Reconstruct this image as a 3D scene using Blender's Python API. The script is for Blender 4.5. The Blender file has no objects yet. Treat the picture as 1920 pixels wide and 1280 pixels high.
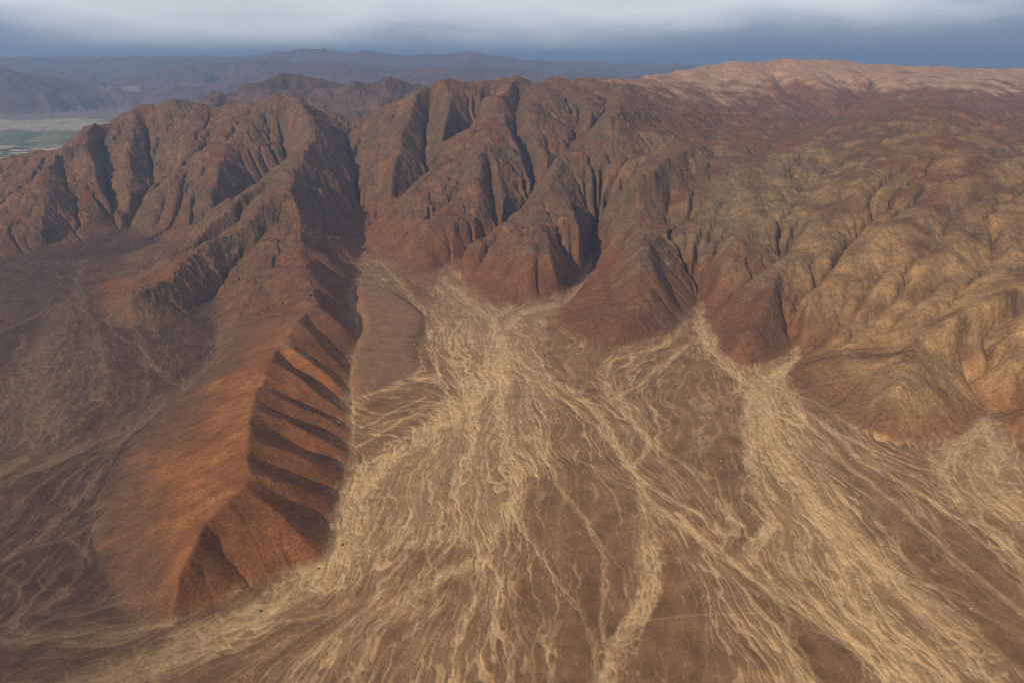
import bpy, math, time
import numpy as np
T0 = time.time()
sc = bpy.context.scene
col = sc.collection

# ---------------------------------------------------------------- camera
cam_d = bpy.data.cameras.new("camera"); cam = bpy.data.objects.new("camera", cam_d); col.objects.link(cam)
cam_d.sensor_width = 36.0
cam_d.lens = 36.0 * 1507.0 / 1920.0
cam_d.clip_start = 5.0; cam_d.clip_end = 200000.0
cam.location = (0, 0, 1000.0)
cam.rotation_euler = (math.pi / 2 - math.atan(530.0 / 1507.0), 0, 0)
sc.camera = cam

# ---------------------------------------------------------------- sky and sun
SUN_AZ = math.radians(221)      # compass-like, clockwise from +Y: light comes from behind left
SUN_EL = math.radians(29)
world = bpy.data.worlds.new("World"); sc.world = world; world.use_nodes = True
wn = world.node_tree; wn.nodes.clear()
def wnode(t, **k):
    n = wn.nodes.new(t)
    for a, b in k.items(): setattr(n, a, b)
    return n
w_out = wnode("ShaderNodeOutputWorld"); w_bg = wnode("ShaderNodeBackground")
w_sky = wnode("ShaderNodeTexSky", sky_type='NISHITA', sun_disc=False, sun_elevation=SUN_EL, sun_rotation=SUN_AZ)
w_sky.altitude = 1400; w_sky.dust_density = 2.0
# overcast veil: a grey stratus ceiling that thins and darkens to blue towards the horizon
w_geo = wnode("ShaderNodeTexCoord"); w_sep = wnode("ShaderNodeSeparateXYZ")
wn.links.new(w_geo.outputs["Generated"], w_sep.inputs[0])
w_map = wnode("ShaderNodeMapping"); w_map.inputs["Scale"].default_value = (1.4, 1.4, 6.0)
wn.links.new(w_geo.outputs["Generated"], w_map.inputs["Vector"])
w_noise = wnode("ShaderNodeTexNoise"); w_noise.inputs["Scale"].default_value = 2.2; w_noise.inputs["Detail"].default_value = 5.0; w_noise.inputs["Roughness"].default_value = 0.5
wn.links.new(w_map.outputs[0], w_noise.inputs["Vector"])
w_wob = wnode("ShaderNodeMath", operation='MULTIPLY_ADD'); w_wob.inputs[1].default_value = 0.13; 
wn.links.new(w_noise.outputs["Fac"], w_wob.inputs[0]); 
w_off = wnode("ShaderNodeMath", operation='ADD'); w_off.inputs[1].default_value = -0.068
wn.links.new(w_sep.outputs["Z"], w_off.inputs[0]); wn.links.new(w_off.outputs[0], w_wob.inputs[2])
w_ramp = wnode("ShaderNodeValToRGB"); el = w_ramp.color_ramp.elements
el[0].position = 0.0; el[0].color = (0.19, 0.25, 0.40, 1)
el[1].position = 0.30; el[1].color = (0.53, 0.52, 0.54, 1)
for p, c in ((0.018, (0.31, 0.37, 0.52, 1)), (0.036, (0.62, 0.67, 0.77, 1)), (0.055, (0.84, 0.86, 0.91, 1)), (0.14, (0.48, 0.50, 0.55, 1))):
    e = el.new(p); e.color = c
# the veil is thinnest, and so brightest, straight ahead
w_dot = wnode("ShaderNodeVectorMath", operation='DOT_PRODUCT'); w_dot.inputs[1].default_value = (-0.10, 0.995, 0.0)
wn.links.new(w_geo.outputs["Generated"], w_dot.inputs[0])
w_gap = wnode("ShaderNodeMapRange", interpolation_type='SMOOTHSTEP'); w_gap.inputs["From Min"].default_value = 0.84; w_gap.inputs["From Max"].default_value = 1.0
w_gap.inputs["To Min"].default_value = -0.026; w_gap.inputs["To Max"].default_value = 0.012
wn.links.new(w_dot.outputs["Value"], w_gap.inputs["Value"])
w_add = wnode("ShaderNodeMath", operation='ADD'); wn.links.new(w_wob.outputs[0], w_add.inputs[0]); wn.links.new(w_gap.outputs[0], w_add.inputs[1])
wn.links.new(w_add.outputs[0], w_ramp.inputs[0])
w_sc = wnode("ShaderNodeVectorMath", operation='SCALE'); w_sc.inputs["Scale"].default_value = 0.08
wn.links.new(w_sky.outputs[0], w_sc.inputs[0])
w_mix = wnode("ShaderNodeMix", data_type='RGBA'); w_mix.inputs["Factor"].default_value = 0.85
wn.links.new(w_sc.outputs[0], w_mix.inputs["A"]); wn.links.new(w_ramp.outputs[0], w_mix.inputs["B"])
wn.links.new(w_mix.outputs["Result"], w_bg.inputs["Color"]); w_bg.inputs["Strength"].default_value = 1.0
wn.links.new(w_bg.outputs[0], w_out.inputs["Surface"])

sun_d = bpy.data.lights.new("sun", 'SUN'); sun = bpy.data.objects.new("sun", sun_d); col.objects.link(sun)
sun_d.energy = 4.3; sun_d.angle = math.radians(0.5); sun_d.color = (1.0, 0.79, 0.53)
from mathutils import Vector
sun_dir = Vector((math.sin(SUN_AZ) * math.cos(SUN_EL), math.cos(SUN_AZ) * math.cos(SUN_EL), math.sin(SUN_EL)))
sun.rotation_euler = sun_dir.to_track_quat('Z', 'Y').to_euler()
sun.location = (-3000, -2000, 3000)

sc.view_settings.view_transform = 'Standard'; sc.view_settings.look = 'None'
sc.view_settings.exposure = 0.0; sc.view_settings.gamma = 1.0; sc.view_settings.use_curve_mapping = False
sc.render.resolution_x = 1024; sc.render.resolution_y = 682
sc.cycles.use_denoising = False
sc.cycles.filter_width = 1.15
# ---------------------------------------------------------------- survey of the place
FOC = 1507.0
PITCH = math.atan(530.0 / FOC)
SP, CP = math.sin(PITCH), math.cos(PITCH)
CAMZ = 1000.0
SLOPE = 0.04

def at(u, v, Y):
    """sight line (u, v) of the survey camera met at northing Y -> x, y, z in metres"""
    a = (u - 960) / FOC; b = (640 - v) / FOC
    t = Y / (CP + b * SP)
    return (a * t, Y, CAMZ + t * (-SP + b * CP))

def plain(u, v, h=0.0):
    """sight line met with the sloping desert plain"""
    b = (640 - v) / FOC
    k = (-SP + b * CP) / (CP + b * SP)
    return at(u, v, (CAMZ - h + SLOPE * 1000) / (SLOPE - k))

def zplain(y):
    return SLOPE * (np.maximum(y, 1000.0) - 1000)

def nearer(u, Y):
    """the right-hand mountainside stands up steeply from its foot"""
    if Y > 5600: return Y
    yf = float(np.interp(u, [1060, 1110, 1160, 1207, 1250, 1290, 1320, 1345, 1400, 1500, 1600, 1700, 1850, 2300],
                            [3700, 3600, 2800, 2700, 2850, 3050, 3050, 2780, 2560, 2560, 2480, 2400, 2150, 2000]))
    if Y < yf: return Y
    c = float(np.interp(u, [1060, 1200], [1.0, .62])); d1 = 5600 - yf; d = Y - yf; k = .64 * d1
    return yf + (d * c if d < k else k * c + (d - k) * (d1 - k * c) / (d1 - k))

def pts(line):
    out = []
    for p in line:
        out.append(plain(*p) if len(p) == 2 else at(p[0], p[1], nearer(p[0], p[2])))
    return np.array(out)

# foot of the hills: everything inside is desert plain
FOOT = [(-700,560),(-300,520),(0,492),(60,478),(110,470),(150,462),(185,447),(228,434),(222,444),(190,465),(160,490),(150,515),
 (165,548),(182,580),(197,604),(255,619),(321,617),(350,597),(378,574),(398,556),(404,560),(396,592),(405,625),
 (408,652),(383,700),(340,735),(300,775),(258,808),(233,848),(193,911),(175,966),(172,1010),(190,1060),(219,1130),(240,1163),
 (262,1174),(317,1168),(401,1137),(467,1120),(485,1104),(510,1079),(560,1068),(605,1057),(620,1039),(632,995),(622,945),(640,900),(657,855),
 (662,815),(655,775),(659,720),(657,680),(672,640),(668,600),(650,560),(665,520),(674,490),(672,450),(684,447),(712,478),(748,512),(775,550),
 (793,562),(812,545),(823,515),(836,492),(862,521),(880,540),(912,566),(937,577),(987,571),(1025,562),(1070,547),(1092,522),(1104,492),(1112,490),
 (1102,525),(1075,560),(1038,594),(1060,622),(1095,645),(1132,666),(1155,654),(1220,640),(1262,625),(1280,597),(1300,578),(1312,568),(1322,575),(1320,600),
 (1345,630),(1350,662),(1375,682),(1395,688),(1446,681),(1490,650),(1508,664),(1480,690),(1468,721),(1500,742),(1548,763),(1606,805),
 (1650,820),(1694,832),(1760,830),(1818,812),(1838,785),(1850,772),(1866,784),(1895,808),(1925,830),(2100,900),(2700,1100),(2700,2400),(-900,2400)]

RIDGES = [
 [(0,297,5400),(30,283,5400),(75,278,5400),(100,290,5500)],
 [(215,215,5300),(160,247,5000),(105,290,4700),(75,322,4520),(40,360,4320),(0,400,4080),(-80,450,3800)],
 [(160,247,5000),(172,300,4720),(185,340,4530),(215,385,4370),(227,412,4290)],
 [(75,322,4520),(78,380,4150),(78,440,3920)],
 [(215,215,5300),(250,203,5350),(300,198,5400),(350,190,5450),(380,195,5500),(410,201,5500),(450,188,5450),(480,195,5420),(500,191,5400),
  (545,183,5300),(580,195,5250),(600,215,5250),(625,235,5250),(648,241,5300)],
 [(250,203,5350),(248,260,5000),(238,320,4680),(243,385,4420)],
 [(350,190,5450),(335,232,5200),(325,270,5000),(305,315,4760)],
 [(500,191,5400),(468,228,5100),(425,262,4900),(385,285,4800),(330,322,4580),(290,367,4400),(262,398,4290)],
 [(425,262,4900),(415,320,4560),(395,370,4330),(380,420,4180)],
 [(545,183,5300),(570,205,5100),(588,240,4850),(587,272,4600),(572,287,4450),(545,320,4200),(545,352,3980),(550,385,3780),(563,402,3690),
  (557,432,3520),(560,455,3390),(572,490,3180),(575,520,3010),(585,550,2870),(596,577,2700),(562,592,2620),(536,637,2420),(518,652,2350),(503,685,2220),(492,712,2110),
  (478,735,2010),(470,770,1890),(467,805,1770),(464,840,1670),(464,868,1600),(472,885,1570),(450,920,1510),(401,966,1425),(383,984,1400),
  (365,1024,1345),(335,1080,1285),(315,1140,1240)],
 [(545,320,4200),(495,340,4160),(457,372,4050),(400,425,3870),(355,455,3760),(300,485,3620)],
 [(545,352,3980),(500,390,3750),(450,425,3560),(383,458,3420),(335,495,3130),(290,522,2965),(237,565,2810),(202,598)],
 [(560,455,3390),(530,490,3230),(508,520,3080),(470,565,2900),(445,605,2760)],
 [(648,241,5300),(690,225,5300),(735,195,5300),(785,166,5300),(837,152,5400),(900,155,5500),(958,153,5600)],
 [(785,166,5300),(765,215,5000),(742,285,4650),(735,345,4420),(712,395,4280),(692,428,4180)],
 [(837,152,5400),(842,200,5120),(835,250,4850),(818,300,4620)],
 [(900,155,5500),(905,190,5200),(890,225,4980)],
 [(1040,147,6000),(960,151,5500),(935,185,5150),(912,212,4900),(875,250,4650),(837,287,4450),(800,327,4280),(750,377,4120),(700,415,4060),(680,438,4100)],
 [(935,185,5150),(912,247,4600),(905,300,4300),(882,345,4100),(850,372,4000),(825,405,3840),(793,437,3720),(798,470,3640),(812,512,3480)],
 [(912,247,4600),(932,320,4250),(945,380,4020),(932,412,3930)],
 [(935,185,5150),(958,255,4620),(985,320,4330),(1004,358,4180)],
 [(905,300,4300),(897,390,3940),(890,440,3800)],
 [(850,372,4000),(848,430,3780),(852,478,3640)],
 [(1040,147,6000),(1020,172,5400),(985,195,5050),(990,230,4800),(1010,270,4560),(1030,320,4380)],
 [(1040,147,6000),(1080,155,5900),(1120,148,6000),(1170,147,6000),(1205,148,6200)],
 [(1170,147,6000),(1170,180,5300),(1157,215,4700),(1120,235,4480),(1087,245,4350),(1062,283,4120),(1042,325,3900),(1015,372,3680),(960,407,3570),
  (900,447,3450),(850,487,3380)],
 [(1080,155,5900),(1095,180,5400),(1110,210,5000)],
 [(1015,372,3680),(1000,430,3380),(990,500,3160),(985,568)],
 [(1015,372,3680),(1070,364,3700),(1085,420,3480),(1098,478,3300)],
 [(1010,385,3600),(1022,460,3280),(1045,505,3160),(1066,540,3120)],
 [(1530,240,5500),(1450,262,5100),(1400,275,4950),(1340,272,4900),(1300,285,4650),(1250,290,4480),(1210,320,4220),(1190,337,4120),(1150,362,3950),(1130,390,3850)],
 [(1250,290,4480),(1265,350,4280),(1250,400,4080),(1225,430,3860),(1212,450,3640),(1207,477,3330),(1190,540,2960),(1165,600,2690),(1142,655)],
 [(1207,477,3330),(1240,530,3060),(1266,595,2880)],
 [(1207,477,3330),(1150,520,3110),(1100,555,3020),(1060,585,2920)],
 [(1340,272,4900),(1325,340,4250),(1315,400,3860),(1308,460,3540),(1308,520,3280)],
 [(1400,275,4950),(1420,330,4420),(1400,400,3920),(1380,450,3580),(1360,500,3300),(1340,545,3130)],
 [(1640,300,4500),(1600,335,4200),(1570,357,4020),(1525,405,3680),(1490,465,3340),(1462,507,3140),(1425,532,3020),(1395,568,2870),(1352,610,2770)],
 [(1462,507,3140),(1440,560,2820),(1410,610,2600),(1393,630,2500),(1372,660,2480)],
 [(1800,300,4400),(1730,370,3820),(1640,430,3400),(1580,490,3040),(1530,550,2770),(1500,610,2570)],
 [(1920,330,4150),(1850,400,3600),(1780,450,3230),(1700,500,2950),(1620,560,2690),(1560,610,2540)],
 [(2100,440,3400),(2000,480,3080),(1930,520,2780),(1860,560,2560),(1800,590,2440),(1760,615,2370),(1701,648,2290),(1606,662,2310),(1526,680,2340)],
 [(1701,648,2290),(1730,677,2200),(1785,728,2110)],
 [(1701,648,2290),(1680,720,2050),(1650,790,1970)],
 [(1640,660,2300),(1600,720,2180),(1560,760)],
 [(2300,640,2300),(2100,690,2150),(2000,735,2010),(1930,765,1960),(1880,785,2030)],
 [(2100,520,2800),(2000,600,2380),(1900,680,2150)],
 [(1530,240,5500),(1600,228,5300),(1640,222,5200),(1700,205,5150),(1760,198,5150),(1800,205,5250),(1860,222,5400),(1920,236,5500),(2050,260,5600),(2300,290,5600)],
 [(1640,222,5200),(1650,260,4800),(1640,300,4500),(1610,320,4350)],
 [(1760,198,5150),(1800,250,4750),(1800,300,4400)],
 [(1860,222,5400),(1900,280,4600),(1920,330,4150)],
 [(1205,148,6200),(1250,137,6700),(1300,128,7000),(1340,120,7300),(1380,114,7300),(1420,117,7400),(1450,112,7600),(1540,112,7800),(1600,114,7900),(1660,122,7900),
  (1720,124,7900),(1800,128,7900),(1920,132,7900),(2100,138,7900),(2400,150,7900)],
 [(1380,114,7300),(1420,130,7000),(1440,150,6750),(1452,168,6550)],
 [(1250,137,6700),(1270,165,6200),(1240,185,5800)],
 [(1540,112,7800),(1600,140,7000),(1700,150,6700),(1640,185,6380),(1600,205,6230)],
 [(1720,124,7900),(1730,156,6600),(1765,182,6350)],
 [(1450,130,7200),(1540,150,6700),(1555,175,6450),(1560,200,6270)],
 [(1800,140,7200),(1830,165,6600),(1860,195,6300)],
 [(1340,215,5700),(1400,200,6000),(1460,195,6200),(1480,185,6400)],
]

VALLEYS = [
 [(100,296,5050),(70,345,4800),(30,395,4620),(-40,450,4450)],
 [(228,434),(240,422,4330),(262,395,4480),(280,365,4620),(287,332,4780),(280,275,5080),(272,225,5330)],
 [(222,438),(215,408,4400),(200,360,4620),(195,315,4850),(190,265,5120)],
 [(60,478),(120,440,4080),(140,400,4250),(125,350,4520),(118,310,4750)],
 [(240,425,4330),(300,425,4180),(370,425,4220),(430,385,4450),(480,350,4720),(525,325,4850),(538,290,5000),(525,245,5200)],
 [(330,520,3500),(380,470,3800),(440,420,3950),(490,375,4120),(525,345,4220)],
 [(160,490),(240,470,3880),(300,455,4050)],
 [(400,558),(420,520,3250),(445,480,3420),(490,440,3600),(530,400,3760)],
 [(674,448),(676,420,4300),(672,370,4550),(668,325,4780),(660,290,4980),(648,255,5220)],
 [(690,438,4230),(715,410,4380),(760,380,4480),(810,335,4700),(850,290,4950),(888,255,5150),(920,215,5380)],
 [(800,340,4680),(795,280,4900),(798,225,5150),(810,185,5350)],
 [(835,500),(862,488,3660),(905,462,3800),(935,442,3920),(970,412,4080),(1003,372,4260),(992,318,4500),(972,270,4750),(963,215,5120),(975,180,5500)],
 [(1003,372,4260),(1035,335,4400),(1060,290,4620),(1080,250,4880),(1085,205,5300)],
 [(1080,250,4880),(1125,232,5000),(1140,190,5500)],
 [(935,442,3920),(920,360,4180),(918,320,4360)],
 [(1110,485),(1112,445,3760),(1119,405,3900),(1142,380,4020),(1190,348,4230),(1203,322,4400),(1237,282,4680),(1262,255,4920),(1330,237,5400),(1440,230,5700),(1510,232,5850),(1575,213,6180)],
 [(1575,213,6180),(1500,190,6500),(1450,152,7000),(1455,125,7400)],
 [(1575,213,6180),(1605,192,6500),(1645,158,7000)],
 [(1575,215,6180),(1650,215,6050),(1760,212,5950),(1850,222,5950),(1950,235,5950),(2200,260,5950)],
 [(1712,195,6200),(1708,165,6600)],
 [(1312,568),(1291,512,3310),(1285,465,3560),(1288,410,3840),(1295,350,4200),(1290,310,4480)],
 [(1312,566),(1326,540,3200),(1335,490,3440),(1345,440,3700),(1360,380,4050),(1375,320,4480)],
 [(1322,575),(1345,575,3010),(1400,540,3220),(1440,518,3360),(1464,504,3440),(1486,455,3680),(1505,420,3860),(1545,370,4160),(1580,330,4480)],
 [(1486,455,3680),(1470,400,3960),(1480,350,4280)],
 [(1500,655),(1500,605,2740),(1525,548,2980),(1570,497,3220),(1612,430,3600),(1650,385,3850),(1700,330,4250)],
 [(1490,650),(1475,615,2740),(1460,582,2850),(1470,540,3080)],
 [(1505,664),(1560,638,2600),(1640,603,2720),(1700,573,2830),(1780,535,3000),(1850,500,3200),(1950,430,3650)],
 [(1850,775),(1832,730,2230),(1805,694,2320),(1795,655,2430),(1840,625,2520),(1900,595,2620),(1980,560,2760)],
 [(1866,784),(1950,740,2230),(2060,680,2450)],
 [(1226,480,3520),(1242,520,3250),(1275,585,2960)],
 [(1195,478,3500),(1150,500,3450),(1118,515,3430)],
]

# the eight furrows on the steep side of the front ridge: crest, foot, offset of the profile
RIBS = [((598,577,2700),(672,645),9),((575,590,2650),(660,690),-20),((560,605,2560),(658,708),7),((540,630,2430),(655,728),-9),((530,642,2390),(654,742),15),((520,652,2355),(652,768),-24),
 ((507,678,2240),(650,782),17),((494,710,2115),(655,797),-19),((484,726,2050),(657,812),10),((478,742,1985),(658,835),-25),
 ((470,775,1875),(656,852),17),((468,793,1810),(652,868),-17),((467,808,1765),(649,878),-12),((466,828,1705),(645,894),18),((464,850,1645),(633,922),-26),
 ((472,884,1570),(628,945),9),((484,896,1565),(626,968),-12),((490,905,1560),(624,990),-22),((455,912,1525),(608,1050),12),((425,945,1460),(560,1066),-4),((388,986,1402),(478,1105),-15),((350,1050,1315),(400,1135),8),
 ((330,1085,1280),(322,1160),-6)]
RIBS_UP = [((587,272,4600),(668,345,4680),26),((572,287,4450),(668,352,4620),-41),((560,305,4320),(671,372,4540),31),((547,322,4190),(672,385,4480),-41),
 ((545,347,4000),(673,400,4400),31),((548,372,3850),(674,418,4310),-41),((557,393,3740),(675,430,4240),26),((562,408,3650),(674,449),-41),((557,432,3520),(672,465),27),
 ((559,448,3430),(668,495),-34),((566,475,3270),(664,525),26),((574,500,3120),(656,548),-34),((579,530,2950),(655,570),20),((588,560,2800),(666,600),-27)]
# ground wholly covered by braided sand
SHEETS = [[(826,530),(860,540),(900,575),(990,580),(1060,565),(1040,600),(1010,650),(1045,750),(1060,830),(985,900),(960,1000),(860,1040),(740,1010),(690,1080),(560,1150),(380,1230),(100,1330),
  (60,1280),(300,1190),(480,1120),(600,1065),(640,950),(650,890),(720,850),(820,770),(850,730),(830,660),(805,600)],
 [(1310,580),(1350,650),(1400,700),(1500,670),(1480,725),(1530,830),(1590,930),(1700,1040),(1880,1200),(2000,1320),(1600,1330),(1480,1130),(1400,1060),(1450,970),(1400,900),(1385,790),(1400,740),(1330,660),(1290,610)],
 [(1850,775),(1930,840),(2000,1000),(1940,1040),(1830,960),(1740,880),(1800,830)],
 [(1190,870),(1230,950),(1260,1080),(1240,1180),(1160,1330),(1080,1330),(1150,1180),(1160,1050),(1210,980)],
 [(405,650),(420,660),(300,790),(60,900),(-60,900),(150,820),(330,725)],
 [(130,545),(190,640),(170,740),(60,850),(-60,880),(20,700),(80,600)]]
# ---------------------------------------------------------------- numeric helpers
S = lambda a, b, t: (lambda q: q * q * (3 - 2 * q))(np.clip((t - a) / (b - a), 0, 1))

def hash2(ix, iy, seed):
    h = (ix.astype(np.uint32) * np.uint32(374761393) + iy.astype(np.uint32) * np.uint32(668265263) + np.uint32(seed * 2654435 + 974711))
    h = (h ^ (h >> np.uint32(13))) * np.uint32(1274126177)
    return h ^ (h >> np.uint32(16))

def perlin(x, y, seed=0):
    xi = np.floor(x); yi = np.floor(y); fx = (x - xi).astype(np.float32); fy = (y - yi).astype(np.float32)
    xi = xi.astype(np.int64); yi = yi.astype(np.int64)
    def g(dx, dy):
        a = hash2(xi + dx, yi + dy, seed).astype(np.float32) * np.float32(2 * math.pi / 4294967296.0)
        return np.cos(a) * (fx - dx) + np.sin(a) * (fy - dy)
    u = fx * fx * fx * (fx * (fx * 6 - 15) + 10); v = fy * fy * fy * (fy * (fy * 6 - 15) + 10)
    a = g(0, 0); b = g(1, 0); c = g(0, 1); d = g(1, 1)
    return ((a + u * (b - a)) * (1 - v) + (c + u * (d - c)) * v) * 1.5

def fbm(x, y, size, octaves, seed=0, gain=0.5, ridged=False):
    s = np.zeros(x.shape, np.float32); amp = 1.0
    for o in range(octaves):
        n = perlin(x / size + 17.3 * o, y / size - 9.7 * o, seed + 31 * o)
        s += amp * ((1 - 2 * np.abs(n)) if ridged else n)
        amp *= gain; size *= 0.5
    return s

def inside(poly, X, Y):
    """even-odd test on a regular grid, row by row"""
    ys = Y[:, 0]; xs = X[0, :]; out = np.zeros(X.shape, bool)
    P = np.asarray(poly)[:, :2]; Q = np.roll(P, -1, 0)
    for j, y in enumerate(ys):
        m = (P[:, 1] > y) != (Q[:, 1] > y)
        if not m.any(): continue
        p = P[m]; q = Q[m]
        xc = np.sort(p[:, 0] + (y - p[:, 1]) * (q[:, 0] - p[:, 0]) / (q[:, 1] - p[:, 1]))
        out[j] = np.searchsorted(xc, xs) % 2 == 1
    return out

def dense(P, step):
    out = []
    for a, b in zip(P[:-1], P[1:]):
        n = max(1, int(np.hypot(*(b - a)[:2]) / step))
        t = np.linspace(0, 1, n, endpoint=False)[:, None]
        out.append(a + (b - a) * t)
    out.append(P[-1:]); return np.vstack(out)

def smooth_line(P, n=2):
    """corner cutting, so that crests do not run in straight segments"""
    for _ in range(n):
        a = P[:-1] * .75 + P[1:] * .25; b = P[:-1] * .25 + P[1:] * .75
        Q = np.empty((2 * len(a), P.shape[1])); Q[0::2] = a; Q[1::2] = b
        P = np.vstack([P[:1], Q, P[-1:]])
    return P

class Grid:
    def __init__(s, x0, x1, y0, y1, d):
        s.x0, s.y0, s.d = x0, y0, d
        s.nx = int(round((x1 - x0) / d)) + 1; s.ny = int(round((y1 - y0) / d)) + 1
        s.x = x0 + np.arange(s.nx) * d; s.y = y0 + np.arange(s.ny) * d
        s.X, s.Y = np.meshgrid(s.x, s.y)
    def ij(s, P):
        i = np.rint((P[:, 0] - s.x0) / s.d).astype(int); j = np.rint((P[:, 1] - s.y0) / s.d).astype(int)
        ok = (i >= 0) & (i < s.nx) & (j >= 0) & (j < s.ny)
        return i[ok], j[ok], ok

def sample(A, g, x, y, cubic=False):
    fx = np.clip((x - g.x0) / g.d, 1, g.nx - 2.001); fy = np.clip((y - g.y0) / g.d, 1, g.ny - 2.001)
    i = fx.astype(np.int32); j = fy.astype(np.int32); u = (fx - i).astype(np.float32); v = (fy - j).astype(np.float32)
    if not cubic:
        k = j * g.nx + i; F = A.ravel()
        return (F[k] * (1 - u) + F[k + 1] * u) * (1 - v) + (F[k + g.nx] * (1 - u) + F[k + g.nx + 1] * u) * v
    i = np.clip(i, 1, g.nx - 3); j = np.clip(j, 1, g.ny - 3); F = A.ravel(); k0 = j * g.nx + i
    def w(t): return (-.5*t + t*t - .5*t**3, 1 - 2.5*t*t + 1.5*t**3, .5*t + 2*t*t - 1.5*t**3, -.5*t*t + .5*t**3)
    wu = w(u); wv = w(v); s = 0
    for a in range(4):
        r = 0
        for b in range(4): r = r + F[k0 + (a - 1) * g.nx + b - 1] * wu[b]
        s = s + r * wv[a]
    return s

def laplace(val, fix, g_levels=6):
    """membrane through the fixed cells, solved coarse to fine"""
    def coarse(val, fix):
        ny, nx = val.shape; ny2, nx2 = ny // 2, nx // 2
        v = val[:ny2 * 2, :nx2 * 2].reshape(ny2, 2, nx2, 2); f = fix[:ny2 * 2, :nx2 * 2].reshape(ny2, 2, nx2, 2)
        c = f.sum((1, 3)); s = (v * f).sum((1, 3))
        return np.where(c > 0, s / np.maximum(c, 1), 0), c > 0
    pyr = [(val, fix)]
    for _ in range(g_levels): pyr.append(coarse(*pyr[-1]))
    z = None
    for lev in range(g_levels, -1, -1):
        v, f = pyr[lev]
        if z is None: z = np.full(v.shape, v[f].mean() if f.any() else 0.0)
        else:
            zz = np.repeat(np.repeat(z, 2, 0), 2, 1)
            z = np.empty(v.shape); ny, nx = v.shape
            zz = np.pad(zz, ((0, max(0, ny - zz.shape[0])), (0, max(0, nx - zz.shape[1]))), mode='edge')
            z[:] = zz[:ny, :nx]
        z[f] = v[f]
        for _ in range(300 if lev == g_levels else (60 if lev else 40)):
            p = np.pad(z, 1, mode='edge')
            z = .25 * (p[:-2, 1:-1] + p[2:, 1:-1] + p[1:-1, :-2] + p[1:-1, 2:])
            z[f] = v[f]
    return z

def fill(z, base):
    """priority flood: no closed hollows above the base cells"""
    import heapq
    ny, nx = z.shape; W = nx + 2
    Z = np.full((ny + 2, W), -1e9); Z[1:-1, 1:-1] = z
    done = np.ones((ny + 2, W), bool); done[1:-1, 1:-1] = False
    b = np.zeros((ny + 2, W), bool); b[1:-1, 1:-1] = base
    b[1, 1:-1] = b[-2, 1:-1] = True; b[1:-1, 1] = b[1:-1, -2] = True
    # only base cells that touch free ground need to be in the queue
    zl = Z.ravel().tolist(); idx = np.flatnonzero(b.ravel())
    dn = done.ravel(); dn[idx] = True
    nb = np.zeros_like(b)
    nb[1:-1, 1:-1] = b[1:-1, 1:-1] & ~(b[:-2, 1:-1] & b[2:, 1:-1] & b[1:-1, :-2] & b[1:-1, 2:])
    dl = dn.tolist(); offs = (-1, 1, -W, W, -W - 1, -W + 1, W - 1, W + 1)
    q = [(zl[i], i) for i in np.flatnonzero(nb.ravel()).tolist()]; heapq.heapify(q)
    pop, push = heapq.heappop, heapq.heappush
    while q:
        h, i = pop(q); h += 0.02
        for o in offs:
            k = i + o
            if not dl[k]:
                dl[k] = True
                if zl[k] < h: zl[k] = h
                push(q, (zl[k], k))
    return np.array(zl).reshape(ny + 2, W)[1:-1, 1:-1]

def erode(z, base, d, n, K, D, m=0.45, A0=0.0):
    """stream-power wear (implicit, downstream to upstream) and slope creep"""
    ny, nx = z.shape; N = ny * nx
    own = np.arange(N, dtype=np.int32).reshape(ny, nx); bf = base.ravel()
    K = np.broadcast_to(K, z.shape).ravel()
    A = None
    for it in range(n):
        best = np.zeros((ny, nx)); rc = own.copy(); dist = np.ones((ny, nx))
        p = np.pad(z, 1, constant_values=1e9); po = np.pad(own, 1)
        for dy in (-1, 0, 1):
            for dx in (-1, 0, 1):
                if dx == 0 and dy == 0: continue
                L = d * math.hypot(dx, dy)
                s = (z - p[1 + dy:ny + 1 + dy, 1 + dx:nx + 1 + dx]) / L
                mk = s > best
                best[mk] = s[mk]; rc[mk] = po[1 + dy:ny + 1 + dy, 1 + dx:nx + 1 + dx][mk]; dist[mk] = L
        rc = rc.ravel(); rc[bf] = np.flatnonzero(bf)
        dep = (rc != own.ravel()).astype(np.int32); q = rc.copy()
        while True:
            add = dep[q]
            if not add.any(): break
            dep = dep + add; q = q[q]
        order = np.argsort(dep, kind='stable'); cnt = np.bincount(dep); ends = np.cumsum(cnt)
        A = np.full(N, d * d)
        lv = [order[(ends[k - 1] if k else 0):ends[k]] for k in range(len(cnt))]
        for k in range(len(cnt) - 1, 0, -1):
            c = lv[k]; np.add.at(A, rc[c], A[c])
        F = K * np.maximum(0, A ** m - A0 ** m) / dist.ravel(); zf = z.ravel().copy()
        for k in range(1, len(cnt)):
            c = lv[k]; zf[c] = (zf[c] + F[c] * zf[rc[c]]) / (1 + F[c])
        z2 = zf.reshape(ny, nx)
        p = np.pad(z2, 1, mode='edge')
        lap = p[:-2, 1:-1] + p[2:, 1:-1] + p[1:-1, :-2] + p[1:-1, 2:] - 4 * z2
        z2 = z2 + D * lap
        z = np.where(base, z, z2)
    return z, A.reshape(ny, nx)

def blur(A, n):
    for _ in range(n):
        p = np.pad(A, 1, mode='edge'); A = (p[:-2, 1:-1] + 2 * p[1:-1, 1:-1] + p[2:, 1:-1]) * .25
        p = np.pad(A, 1, mode='edge')[1:-1]; A = (p[:, :-2] + 2 * p[:, 1:-1] + p[:, 2:]) * .25
    return A

# ---------------------------------------------------------------- the hills near the desert plain
foot = smooth_line(np.vstack([pts(FOOT), pts(FOOT)[:1]]), 1)[:-1]
ridges = [smooth_line(pts(l), 2) for l in RIDGES]
valleys = [smooth_line(pts(l), 2) for l in VALLEYS]

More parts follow.
